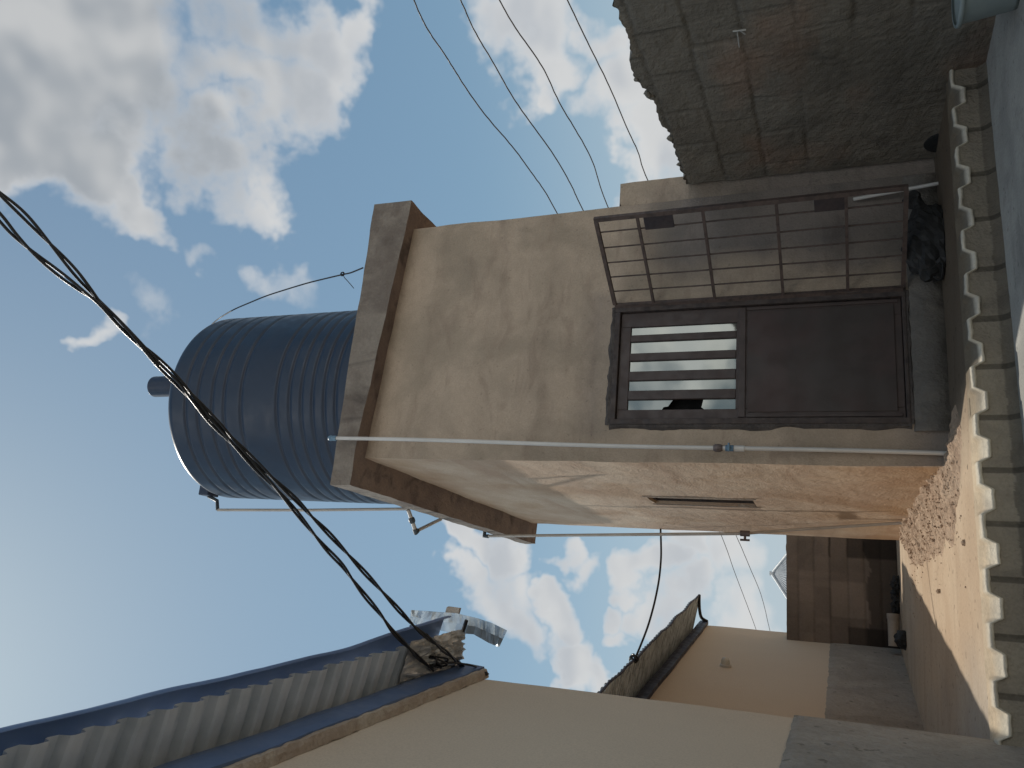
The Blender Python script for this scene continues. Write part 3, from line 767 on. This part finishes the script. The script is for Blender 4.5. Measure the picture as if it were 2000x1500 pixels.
def trap(x, per, amp, up=.38, sl=.12):
    q = (x/per) % 1.0
    if q < up: return amp
    if q < up+sl: return amp*(1-(q-up)/sl)
    if q < 1-sl: return 0
    return amp*(1-(1-q)/sl)
m_ = MB(); PERA = .145; nS = int(9.1/PERA*10)
offs = [.262, .24, .16, .08, 0, -1.2, -2.6]
def rfA(i, j):
    s = SC+.06 - i*PERA/10; off = offs[j]; z = 3.235 - .27*(off-.05) + trap(i/10, 1, .046) + .006*nz(s*2, off*5)
    if j <= 1: z += .012*nz(s*3.1, 2); off += .012*nz(s*5.3, 6)
    return A(off, s, z)
m_.grid(rfA, nS, len(offs)-1, smooth=False)
m_.grid(lambda i, j: A([-2.6, -5.3][j], SC+.06-i*PERA/10, [3.96, 3.2][j]+trap(i/10, 1, .026)), nS, 1, smooth=False)
m_.build('roof_sheet', M_roofu, ha)
m_ = MB()
def flA(i, j):
    s = lerp(SC-.10, -9, i/160); ex = interp([(-9, .0), (-1.3, .0), (-.75, .03), (-.2, .055)], s)
    k = [(.14, 3.292), (.262, 3.248), (.310, 3.215), (.332, 3.205), (.342, 3.185), (.342, 3.165), (.335, 3.155)][j]
    return A(k[0]+(ex if j > 1 else 0)+.008*fbm(s*1.6, 5), s, k[1]+.010*fbm(s*1.4, 6, j*.1))
m_.grid(flA, 160, 6, smooth=True); m_.build('eave_flashing', M_navy, ha)
m_ = MB(); ep = [A(.36, SC+.02, 3.10), A(.25, SC+.035, 3.14), A(.14, SC+.05, 3.19), A(.06, SC+.055, 3.15), A(.03, SC+.045, 3.03), A(.03, SC+.02, 2.93)]
m_.tube(catmull([p+Vector((0, 0, .01*nz(i*2.2))) for i, p in enumerate(ep)], 5), .013, 6, smooth=False); m_.build('edge_trim', M_black, ha)
m_ = MB()
def crm(i, j):
    a_, b_ = i/26, j/20; s = lerp(-.72, SC+.045, a_); o = lerp(.055, .30-.05*a_*(1-b_), b_)
    fold = abs(nz(a_*5+b_*3, b_*4, 2))+.6*abs(nz(a_*9-b_*7, b_*6, 5))
    return A(o, s+.02*nz(b_*8, a_*3), 3.225 - .27*(o-.05) - .012 - .075*fold*min(1, a_*4) - .06*(1-b_)*a_)
m_.grid(crm, 26, 20, smooth=False); m_.build('crumpled_flashing', M_foil, ha)

# bent piece of zinc hanging off the eave end
PB_, NB_ = A(.30, .02, 3.1), dA
bz = thing('bent_metal_strip', 'pale folded sheet metal strip dangling off the end of the near house eave', 'metal sheet', A(.33, .02, 3.2), ROT_A)
up_ = [(803, 1192), (845, 1195), (889, 1198), (932, 1208), (962, 1218), (990, 1232)]
dn_ = [(800, 1214), (820, 1224), (880, 1235), (925, 1239), (955, 1256), (975, 1264)]
m_ = MB()
def bzp(i, j):
    n = 30; t = i/n*(len(up_)-1); k_ = min(int(t), len(up_)-2); f_ = t-k_
    a_ = (lerp(up_[k_][0], up_[k_+1][0], f_), lerp(up_[k_][1], up_[k_+1][1], f_)); b_ = (lerp(dn_[k_][0], dn_[k_+1][0], f_), lerp(dn_[k_][1], dn_[k_+1][1], f_))
    e_ = [0, 0, .5, 1, 1][j]; dp = [.09, 0, -.015, 0.01, .05][j]+.05*math.sin(i/n*3)
    P = onpl(lerp(a_[0], b_[0], e_), lerp(a_[1], b_[1], e_), PB_+dA*(dp+.02*nz(i*.35, j)), NB_)
    return P
m_.grid(bzp, 30, 4, smooth=False)
m_.grid(lambda i, j: bzp(i, j)+dA*.004+nA*.002, 30, 4, smooth=False, flip=True)
m_.build('folded_sheet', M_zinc, bz)
m_ = MB(); q = onpl(888, 1193, PB_+dA*.06, NB_); m_.box(q-nA*.03-ZUP*.03, nA*.05, ZUP*.10, dA*.03); m_.wob(.01, 20); m_.build('wood_scrap', M_trim, bz)

# ================================================================== FAR HOUSE (left, behind)
hb = thing('far_house', 'second cream painted house with grey rendered foot and dark eave, behind the nearer one', 'house', B(0, 0, 0), ROT_B)
m_ = MB()
m_.grid(lambda i, j: B(0, lerp(-8.2, 0, i/60), lerp(-.3, 2.93, j/30)), 60, 30)
m_.grid(lambda i, j: B(-5*i/20, 0, lerp(-.3, 2.93, j/30)), 20, 30, flip=True)
m_.grid(lambda i, j: B(-5, lerp(-8.2, 0, i/20), lerp(-.3, 2.93, j/5)), 20, 5, flip=True)
m_.grid(lambda i, j: B(-5*i/10, -8.2, lerp(-.3, 2.93, j/5)), 10, 5)
m_.wob(.007, 1.1, 12); m_.build('wall', M_house, hb)
m_ = MB()
m_.grid(lambda i, j: B(.016+.004*fbm(i*.3, j*.4)-(.014 if j == 20 else 0), lerp(-8.2, .016, i/200), lerp(-.3, .955+.010*fbm(i*.25, 2), j/20)), 200, 20)
m_.grid(lambda i, j: B(.016-5*i/10, .016, lerp(-.3, .955, j/10)), 10, 10, flip=True); m_.build('dado', M_dado, hb)
m_ = MB()
m_.grid(lambda i, j: B([.006, .06, .066, .06, .01][j]+.005*fbm(i*.08, 2), lerp(-8.2, .05, i/120), [2.835, 2.835, 2.90, 2.965, 2.98][j]+.010*fbm(i*.07, 5)), 120, 4, smooth=False); m_.build('fascia', M_navyd, hb)
m_ = MB(); PERB = .125; nB_ = int(8.3/PERB*8)
obs = [.50, .42, .3, .18, .06, -1.3, -2.6]
def rfB(i, j):
    s = -.02-i*PERB/8; o = obs[j]*(1+.0*i); endf = max(0, 1-i/26)
    z = 3.035-.22*(o-.06)+trap(i/8, 1, .044)+.008*nz(s*2, o*3); o2 = o + (.03*nz(s*1.7, 3) if j == 0 else 0) - (.02*endf if j == 0 else 0)
    return B(o2, s - (.20*(o/.5) if i == 0 and o > 0 else 0), z)
m_.grid(rfB, nB_, len(obs)-1, smooth=False); m_.grid(lambda i, j: B([-2.6, -5.3][j], -.02-i*PERB/8, [3.63, 3.0][j]+trap(i/8, 1, .022)), nB_, 1, smooth=False)
m_.build('roof_sheet', M_roofub, hb)
m_ = MB(); lp = [B(.505+.03*nz(s*1.7, 3)+.012*nz(s*5), s, 2.945+.014*fbm(s*2.2, 4)) for s in [-.22-.1*i for i in range(80)]]
m_.tube(lp, [.015+.005*nz(i*.5) for i in range(80)], 6, smooth=False); m_.build('eave_lip', M_navyd, hb)
m_ = MB(); ep = [B(.52, -.24, 2.93), B(.38, -.16, 2.945), B(.24, -.09, 2.95), B(.12, -.03, 2.93), B(.06, .0, 2.84)]
m_.tube(catmull(ep, 4), .026, 6, smooth=False); m_.build('edge_trim', M_black, hb)
# bulkhead lamp
lpP = onpl(1417, 1302, B(.0, 0, 0), nB)
lt = thing('wall_lamp', 'small round glass bulkhead lamp on the cream wall of the far house', 'lamp', lpP, ROT_B)
m_ = MB(); m_.lathe(lpP, nB, [(.001, 0), (.075, .0), (.075, .03), (.06, .04)], 20, smooth=False); m_.build('base', M_lampb, lt)
m_ = MB(); m_.lathe(lpP, nB, [(.058, .035), (.055, .08), (.04, .11), (.001, .125)], 20)
m_.build('glass_shade', M_lampg, lt)

# ================================================================== things on the courtyard
# soil heap along the side wall
sh = thing('soil_heap', 'crumbly reddish soil piled along the foot of the sunlit side wall', 'soil', T(-.2, 1.2, 0), ROT_T)
def heap(v, u):  # u <= 0 distance out
    wdt = interp([(-.55, .12), (-.2, .40), (.4, .50), (1.2, .50), (2.4, .46), (3.6, .40), (4.5, .22), (4.9, .0)], v) + .10*fbm(v*2.2, 1)
    hgt = interp([(-.6, 0), (-.25, .05), (.3, .10), (1.2, .13), (3.0, .15), (4.3, .12), (4.9, 0)], v)
    t = max(0, 1-abs(u)/max(.01, wdt)); return hgt*t**.8
m_ = MB()
def hpf(i, j):
    v = lerp(-.62, 4.95, i/330); u = -lerp(-.02, .72, j/60)
    if v < -.02: u = u + .35*min(1, -v/.3)
    h = heap(v, min(0, u) if v > 0 else abs(u-.1))
    if h > .004: h += h*.5*fbm(v*6, u*9, 3)+.020*fbm(v*17, u*17, 8)*min(1, h/.03)
    return T(u, v, h-.012)
m_.grid(hpf, 330, 60)
rs = random.Random(4)
for q in range(700):
    v = rs.uniform(-.4, 4.7); u = -abs(rs.gauss(.20, .26)); h = heap(v, u); r = rs.uniform(.003, .009)*(2.0 if h > .02 and rs.random() < .06 else 1)
    if h <= 0.002 and rs.random() < .7: continue
    m_.lathe(T(u, v, h+.002), ZUP, [(.001, -r*.6), (r, 0), (r*.7, r*.7), (.001, r)], 6, smooth=False)
m_.wob(.004, 22); m_.build('soil', M_soil, sh)
# a few loose lumps on the slab
for (x, y, r, lab) in ((1885, 1060, .02, 'small brown clod lying alone on the sunlit peach slab near its wavy edge'),
                      (1836, 1155, .022, 'small brown clod in the middle of the sunlit slab'),
                      (1776, 1066, .05, 'largest dark clod at the far tip of the soil heap')):
    P = Vector(T(*onw(x, y, 0))); m_ = MB(); m_.lathe(P-ZUP*.004, ZUP, [(.001, 0), (r, r*.3), (r*.9, r), (.001, r*1.4)], 8, smooth=False); m_.wob(r*.35, 25)
    o = m_.build('soil_clod', M_soil); tag(o, lab, 'clod', 'loose clods on the slab')

def blob(name, mats, P, rx, ry, rz_, lab, cat, ax=E_, ay=D_, amp=.25, sc=7, n=40, parent=None, seed=0):
    m_ = MB()
    def f(i, j):
        a_ = 2*math.pi*i/n; b_ = math.pi*j/(n//2)-math.pi/2
        q = Vector((math.cos(a_)*math.cos(b_), math.sin(a_)*math.cos(b_), math.sin(b_)))
        k_ = 1+amp*abs(fbm(q.x*2+seed, q.y*2, q.z*2))-.5*amp + amp*.35*nz(q.x*sc, q.y*sc, q.z*sc+seed)
        z = max(-.35, q.z)*rz_*k_
        return P + ax*(q.x*rx*k_) + ay*(q.y*ry*k_) + ZUP*(z+.35*rz_)
    m_.grid(f, n, n//2, smooth=False)
    o = m_.build(name, mats, parent)
    if parent is None: tag(o, lab, cat)
    return o
P = T(*onpl and (1.72, -.20, .0)); c1 = onv(1850, 470, -.22)
bgp = T(c1[0], -.22, 0.0)
bg_ = thing('rubbish_bag', 'black plastic bag slumped at the wall foot under the open gate', 'bag', bgp, ROT_T)
blob('sack', M_bag, bgp, .31, .14, .20, None, None, parent=bg_, seed=3)
neck = onv(1832, 385, -.24); m_ = MB(); m_.tube(catmull([bgp+E_*.18+ZUP*.14, T(neck[0]-.06, -.24, .15), T(neck[0], -.24, .19), T(neck[0]+.05, -.26, .15)], 4), [.09, .085, .075, .06, .05, .05, .055, .06, .065, .06, .05, .045, .03], 9, smooth=False)
m_.wob(.02, 14); m_.build('knot', M_bag, bg_)
m_ = MB(); m_.tube(catmull([onpl(1800, 528, T(0, -.42, 0), D_), onpl(1822, 522, T(0, -.42, 0), D_), onpl(1840, 512, T(0, -.42, 0), D_), onpl(1838, 545, T(0, -.42, 0), D_), onpl(1823, 540, T(0, -.42, 0), D_)], 6), .006, 6); m_.build('handle', M_bag, bg_)
# loose white pipe
a_ = onpl(1667, 389, T(0, -.06, 0), D_); b_ = onpl(1833, 358, T(0, -.16, 0), D_)
m_ = MB(); m_.tube([a_, b_], .014, 10); tag(m_.build('loose_pipe', M_pvc), 'short white plastic pipe leaning in the corner behind the gate', 'pipe')

# pale teal tub by the rough wall
tp = T(2.20, -2.10, near_z(2.2))
tb = thing('plastic_tub', 'pale teal plastic tub standing against the rough block wall', 'tub', tp, ROT_T)
m_ = MB(); Rr = [(.0005, .01), (.135, .01), (.145, .0), (.15, .02), (.175, .26), (.180, .27), (.172, .27), (.142, .03), (.0005, .028)]
m_.lathe(tp, ZUP, Rr, 40); m_.build('body', M_teal, tb)
m_ = MB(); m_.lathe(tp, ZUP, [(.174, .255), (.190, .26), (.194, .275), (.188, .285), (.174, .283)], 40); m_.build('rim', M_teal, tb)

# far end: capped pipe, sacks
a_ = onpl(1742, 1200, T(0, 6.9, 0), D_); b_ = onpl(1742, 1262, T(0, 6.9, 0), D_)
a_.z = b_.z = .10
cpo = thing('capped_pipe', 'fat beige plastic pipe stub lying at the far house corner', 'pipe', (a_+b_)/2-ZUP*.1, ROT_T)
m_ = MB(); m_.tube([a_, b_], .078, 24); M_tan = metal('tan_pipe', (.36, .30, .24), (.28, .235, .19), .6, 0, 5, .1); m_.build('pipe', M_tan, cpo)
m_ = MB(); m_.tube([a_-(b_-a_).normalized()*.012, a_+(b_-a_).normalized()*.06], .085, 24); m_.build('cap', M_tan, cpo)
c1 = onw(1770, 1250, 0)
blob('rubbish_bundle', M_bag, T(c1[0], c1[1], 0), .13, .11, .11, 'small black plastic bundle beside the fat beige pipe stub', 'bundle', seed=9, n=24)
for i, (y, lab) in enumerate(((1142, 'black crumpled sack nearest the beige tower along the back wall'), (1162, 'middle black crumpled sack lying along the back wall'), (1186, 'black crumpled sack nearest the fat pipe along the back wall'))):
    c1 = onw(1757, y, 0); o = blob('crumpled_sack', M_bag, T(c1[0], min(c1[1], BV-.2), 0), .13, .10, .09, lab, 'sack', seed=20+i*3, n=24, amp=.5); o['group'] = 'black sacks along the back wall'

# ================================================================== FAR ROOF beyond the wall
Pk = CAM + ray(1508, 1120)*42
fh = thing('distant_house', 'distant house whose ribbed grey hipped roof peaks above the back wall', 'house', (Pk.x, Pk.y, -.3), math.radians(8))
zb = 3.1; hw = (Pk.z-zb)*1.28
m_ = MB(); bx_ = Vector((math.cos(math.radians(8)), math.sin(math.radians(8)), 0)); by_ = Vector((-bx_.y, bx_.x, 0))
cx = Vector((Pk.x, Pk.y, 0)); 
def hip(i, j, dr, ot):
    n_ = 30; q = i/n_*2-1; base = cx + dr*hw + ot*(hw*q) + ZUP*zb; top = Pk
    t = j; wv = .10*(i % 2)
    return base.lerp(top, t) + dr*wv*(1-t)
for dr, ot in ((-by_, bx_), (bx_, by_), (by_, -bx_), (-bx_, -by_)):
    m_.grid(lambda i, j, dr=dr, ot=ot: hip(i, j, dr, ot), 30, 1, smooth=False)
m_.build('roof', metal('distant_roof_sheet', (.34, .36, .37), (.26, .28, .29), .6, .1, 2, .05), fh)
m_ = MB()
for a_, b_ in ((-1, -1), (1, -1), (1, 1), (-1, 1)):
    m_.tube([cx+bx_*hw*a_+by_*hw*b_+ZUP*(zb+.03), Pk+ZUP*.03], .07, 6)
m_.tube([Pk-ZUP*.15, Pk+ZUP*.12], .11, 8); m_.build('ridge_cap', metal('distant_ridge', (.6, .61, .6), (.5, .52, .52), .5, .2, 2, 0), fh)
m_ = MB(); h2 = hw*.88; m_.box(cx-bx_*h2-by_*h2+ZUP*-.4, bx_*2*h2, by_*2*h2, ZUP*(zb+.45)); m_.build('wall', M_house, fh)

# ================================================================== CABLES AND WIRES
def img_path(pts, depth, sub=8):
    L = [Vector((x, y, 0)) for x, y in pts]; n = len(L)
    C = catmull(L, sub); out = []
    acc = [0]
    for a, b in zip(C, C[1:]): acc.append(acc[-1]+(b-a).length)
    for c, s in zip(C, acc):
        out.append((c, s/acc[-1]))
    return [CAM + ray(c.x, c.y)*depth(t) for c, t in out]
ca = [(-90, 290), (-40, 340), (0, 378), (44, 418), (87, 464), (130, 512), (174, 564), (210, 606), (250, 648), (300, 694), (345, 738), (380, 776), (415, 815), (460, 862), (500, 903), (545, 945), (580, 978), (610, 1010), (640, 1040), (677, 1080), (723, 1130), (757, 1167), (787, 1200), (813, 1227), (850, 1257), (887, 1287), (920, 1317), (945, 1342)]
cb = [(-90, 330), (-40, 380), (0, 425), (30, 460), (67, 495), (110, 530), (156, 565), (200, 598), (245, 645), (295, 698), (340, 743), (378, 785), (412, 824), (455, 868), (497, 912), (535, 950), (566, 985), (600, 1027), (633, 1067), (667, 1103), (687, 1130), (710, 1160), (743, 1200), (767, 1233), (800, 1267), (820, 1287), (846, 1308)]
dzk = (onpl(852, 1296, A(.13, 0, 0), nA)-CAM).dot(FW)
def dep(t): return interp([(0, 3.5), (.3, 3.85), (.6, 4.3), (.84, 4.68), (.90, 4.80), (1, 5.75)], t)
def depb(t): return interp([(0, 3.47), (.3, 3.82), (.6, 4.25), (.88, 4.60), (.94, 4.72), (1, dzk)], t)
def duplex(path, r, hel, pitch, name, lab, ph=0, loose=0):
    root = thing(name, lab, 'cable', path[-1], 0, 'service cables to the near house'); s = 0; sides = [[], []]
    for i, p in enumerate(path):
        if i: s += (path[i]-path[i-1]).length
        t = (path[min(i+1, len(path)-1)]-path[max(i-1, 0)]).normalized(); x = t.cross(ZUP).normalized(); y = t.cross(x)
        fr = i/(len(path)-1); hl = hel*(1+loose*max(0, 1-fr*2.4)+.25*nz(s*3, ph)); a = 2*math.pi*s/pitch+ph
        o = (x*math.cos(a)+y*math.sin(a))*hl; sides[0].append(p+o); sides[1].append(p-o)
    for q in sides:
        m_ = MB(); m_.tube(q, r, 8); m_.build('strand', M_cable, root)
    return root
pa_ = img_path(ca, dep, 14); pb_ = img_path(cb, depb, 14)
duplex(pa_, .0075, .0078, .62, 'twisted_cable', 'upper black twisted cable sagging across the tank, ending behind the cream wall', 0, .5)
duplex(pb_, .0075, .0078, .66, 'twisted_cable', 'lower black twisted cable sagging across the tank, knotted at the eave end', 1.3, .5)
# loops at the eave end
m_ = MB(); rs = random.Random(11); q = []
KC = onpl(852, 1296, A(.13, 0, 0), nA); KS, KZ = (KC-PA).dot(dA), KC.z
for i in range(26):
    a = i*.9; q.append(A(.14+.030*math.cos(a)+rs.uniform(-.01, .01), KS+.055*math.sin(a*.83)+.001*i, KZ+.05*math.sin(a)+rs.uniform(-.015, .015)))
m_.tube(catmull(q, 5), .0062, 6)
m_.tube(catmull([A(.13, KS, KZ), A(.12, lerp(KS, -.18, .6), KZ-.06), A(.09, -.14, 3.0), A(.05, .02, 3.02), A(.0, .10, 2.98)], 6), .0066, 6)
m_.tube(catmull([CAM+ray(800, 1222)*5.25, CAM+ray(835, 1240)*5.24, CAM+ray(853, 1275)*5.22, CAM+ray(852, 1300)*5.22], 6), .006, 6)
m_.tube(catmull([CAM+ray(765, 1266)*5.3, CAM+ray(775, 1282)*5.25, CAM+ray(800, 1296)*5.22, CAM+ray(845, 1306)*5.22], 6), .004, 6)
tag(m_.build('cable_knot', M_cable), 'tangle of black cable loops tied at the corner of the near eave', 'cable')

# black cable between tower wall and far house eave
Pq, Qq = T(-.01, 4.6, 2.99), B(.50, -4.54, 2.95)
dz = lambda P: (P-CAM).dot(FW)
cp_ = [(1290, 1031), (1291, 1060), (1291, 1090), (1288, 1125), (1283, 1155), (1275, 1190), (1263, 1230), (1243, 1280), (1237, 1288)]
m_ = MB(); m_.tube(img_path(cp_, lambda t: 1/lerp(1/dz(Pq), 1/dz(Qq), t)), .013, 8)
tag(m_.build('slack_cable', M_cable), 'single black cable looping from the tower side wall to the far eave', 'cable')
m_ = MB(); q = [Qq+Vector((.05*math.cos(i*1.1), .06*math.sin(i*.9), .04*math.sin(i*1.1)+.01)) for i in range(14)]; m_.tube(catmull(q, 4), .012, 6)
tag(m_.build('cable_coil', M_cable), 'small coil of black cable fixed on the far house eave lip', 'cable')

# strap wire from slab to the tank shoulder
wp = [(709, 523), (697, 528), (684, 533), (670, 536), (636, 544), (600, 553), (560, 565), (520, 578), (488, 591), (460, 603), (440, 614), (425, 624), (414, 633)]
vt = [-.19, -.16, -.12, -.08, .05, .2, .38, .55, .72, .88, 1.02, 1.15, 1.25]
q = [onpl(x, y, T(0, v, 0), D_) for (x, y), v in zip(wp, vt)]
tg = thing('tie_wire', 'thin black tie wire from the roof slab up to the tank shoulder', 'wire', q[0], 0)
m_ = MB(); m_.tube(catmull(q, 5), .0075, 6); m_.build('strand', M_wire, tg)
m_ = MB(); q3 = onpl(670, 536, T(0, -.08, 0), D_); m_.tube(catmull([q3+E_*.02, onpl(672, 541, T(0, -.09, 0), D_), onpl(680, 550, T(0, -.09, 0), D_), onpl(691, 563, T(0, -.1, 0), D_)], 4), .004, 5)
m_.lathe(q3-D_*.02, D_, [(.02, 0), (.026, .01), (.02, .02)], 10); m_.build('loose_end', M_wire, tg)

# overhead lines
wires = [
 ([(700, -260), (765, -110), (808, 0), (835, 58), (870, 108), (905, 165), (950, 228), (1000, 285), (1040, 340), (1065, 375), (1087, 415), (1200, 620), (1320, 850), (1408, 1043), (1430, 1105), (1452, 1163), (1477, 1230), (1510, 1330)], 'overhead bare wire, first and highest of the four right of the tank'),
 ([(780, -260), (850, -110), (900, 0), (925, 58), (965, 125), (1000, 188), (1040, 245), (1080, 300), (1115, 360), (1137, 408), (1240, 610), (1350, 850), (1438, 1046), (1465, 1110), (1488, 1165), (1503, 1230), (1530, 1330)], 'overhead bare wire, second from the tank of the four'),
 ([(840, -260), (920, -110), (975, 0), (1010, 60), (1060, 130), (1090, 197), (1125, 255), (1160, 320), (1185, 402), (1300, 640), (1440, 880), (1555, 1060), (1600, 1150)], 'overhead bare wire, third from the tank of the four'),
 ([(980, -260), (1055, -110), (1108, 0), (1150, 88), (1190, 168), (1225, 252), (1248, 300), (1265, 355), (1370, 560), (1520, 880), (1600, 1060)], 'overhead bare wire, the lowest, nearest the ragged block wall')]
for i, (pp, lab) in enumerate(wires):
    m_ = MB(); q = img_path(pp, lambda t: 1/lerp(1/10.0, 1/36.0, min(1, t*1.0)), 10)
    for _ in range(14): q = [q[0]]+[(q[k_-1]+q[k_]*2+q[k_+1])/4 for k_ in range(1, len(q)-1)]+[q[-1]]
    s = 0; out = []
    for j, p in enumerate(q):
        out.append(p + ZUP*(.006*nz(j*.5, i*9)))
    m_.tube(out, .0105, 5, smooth=True); o = m_.build('overhead_wire', M_wire); tag(o, lab, 'wire', 'overhead power lines')
m_ = MB()
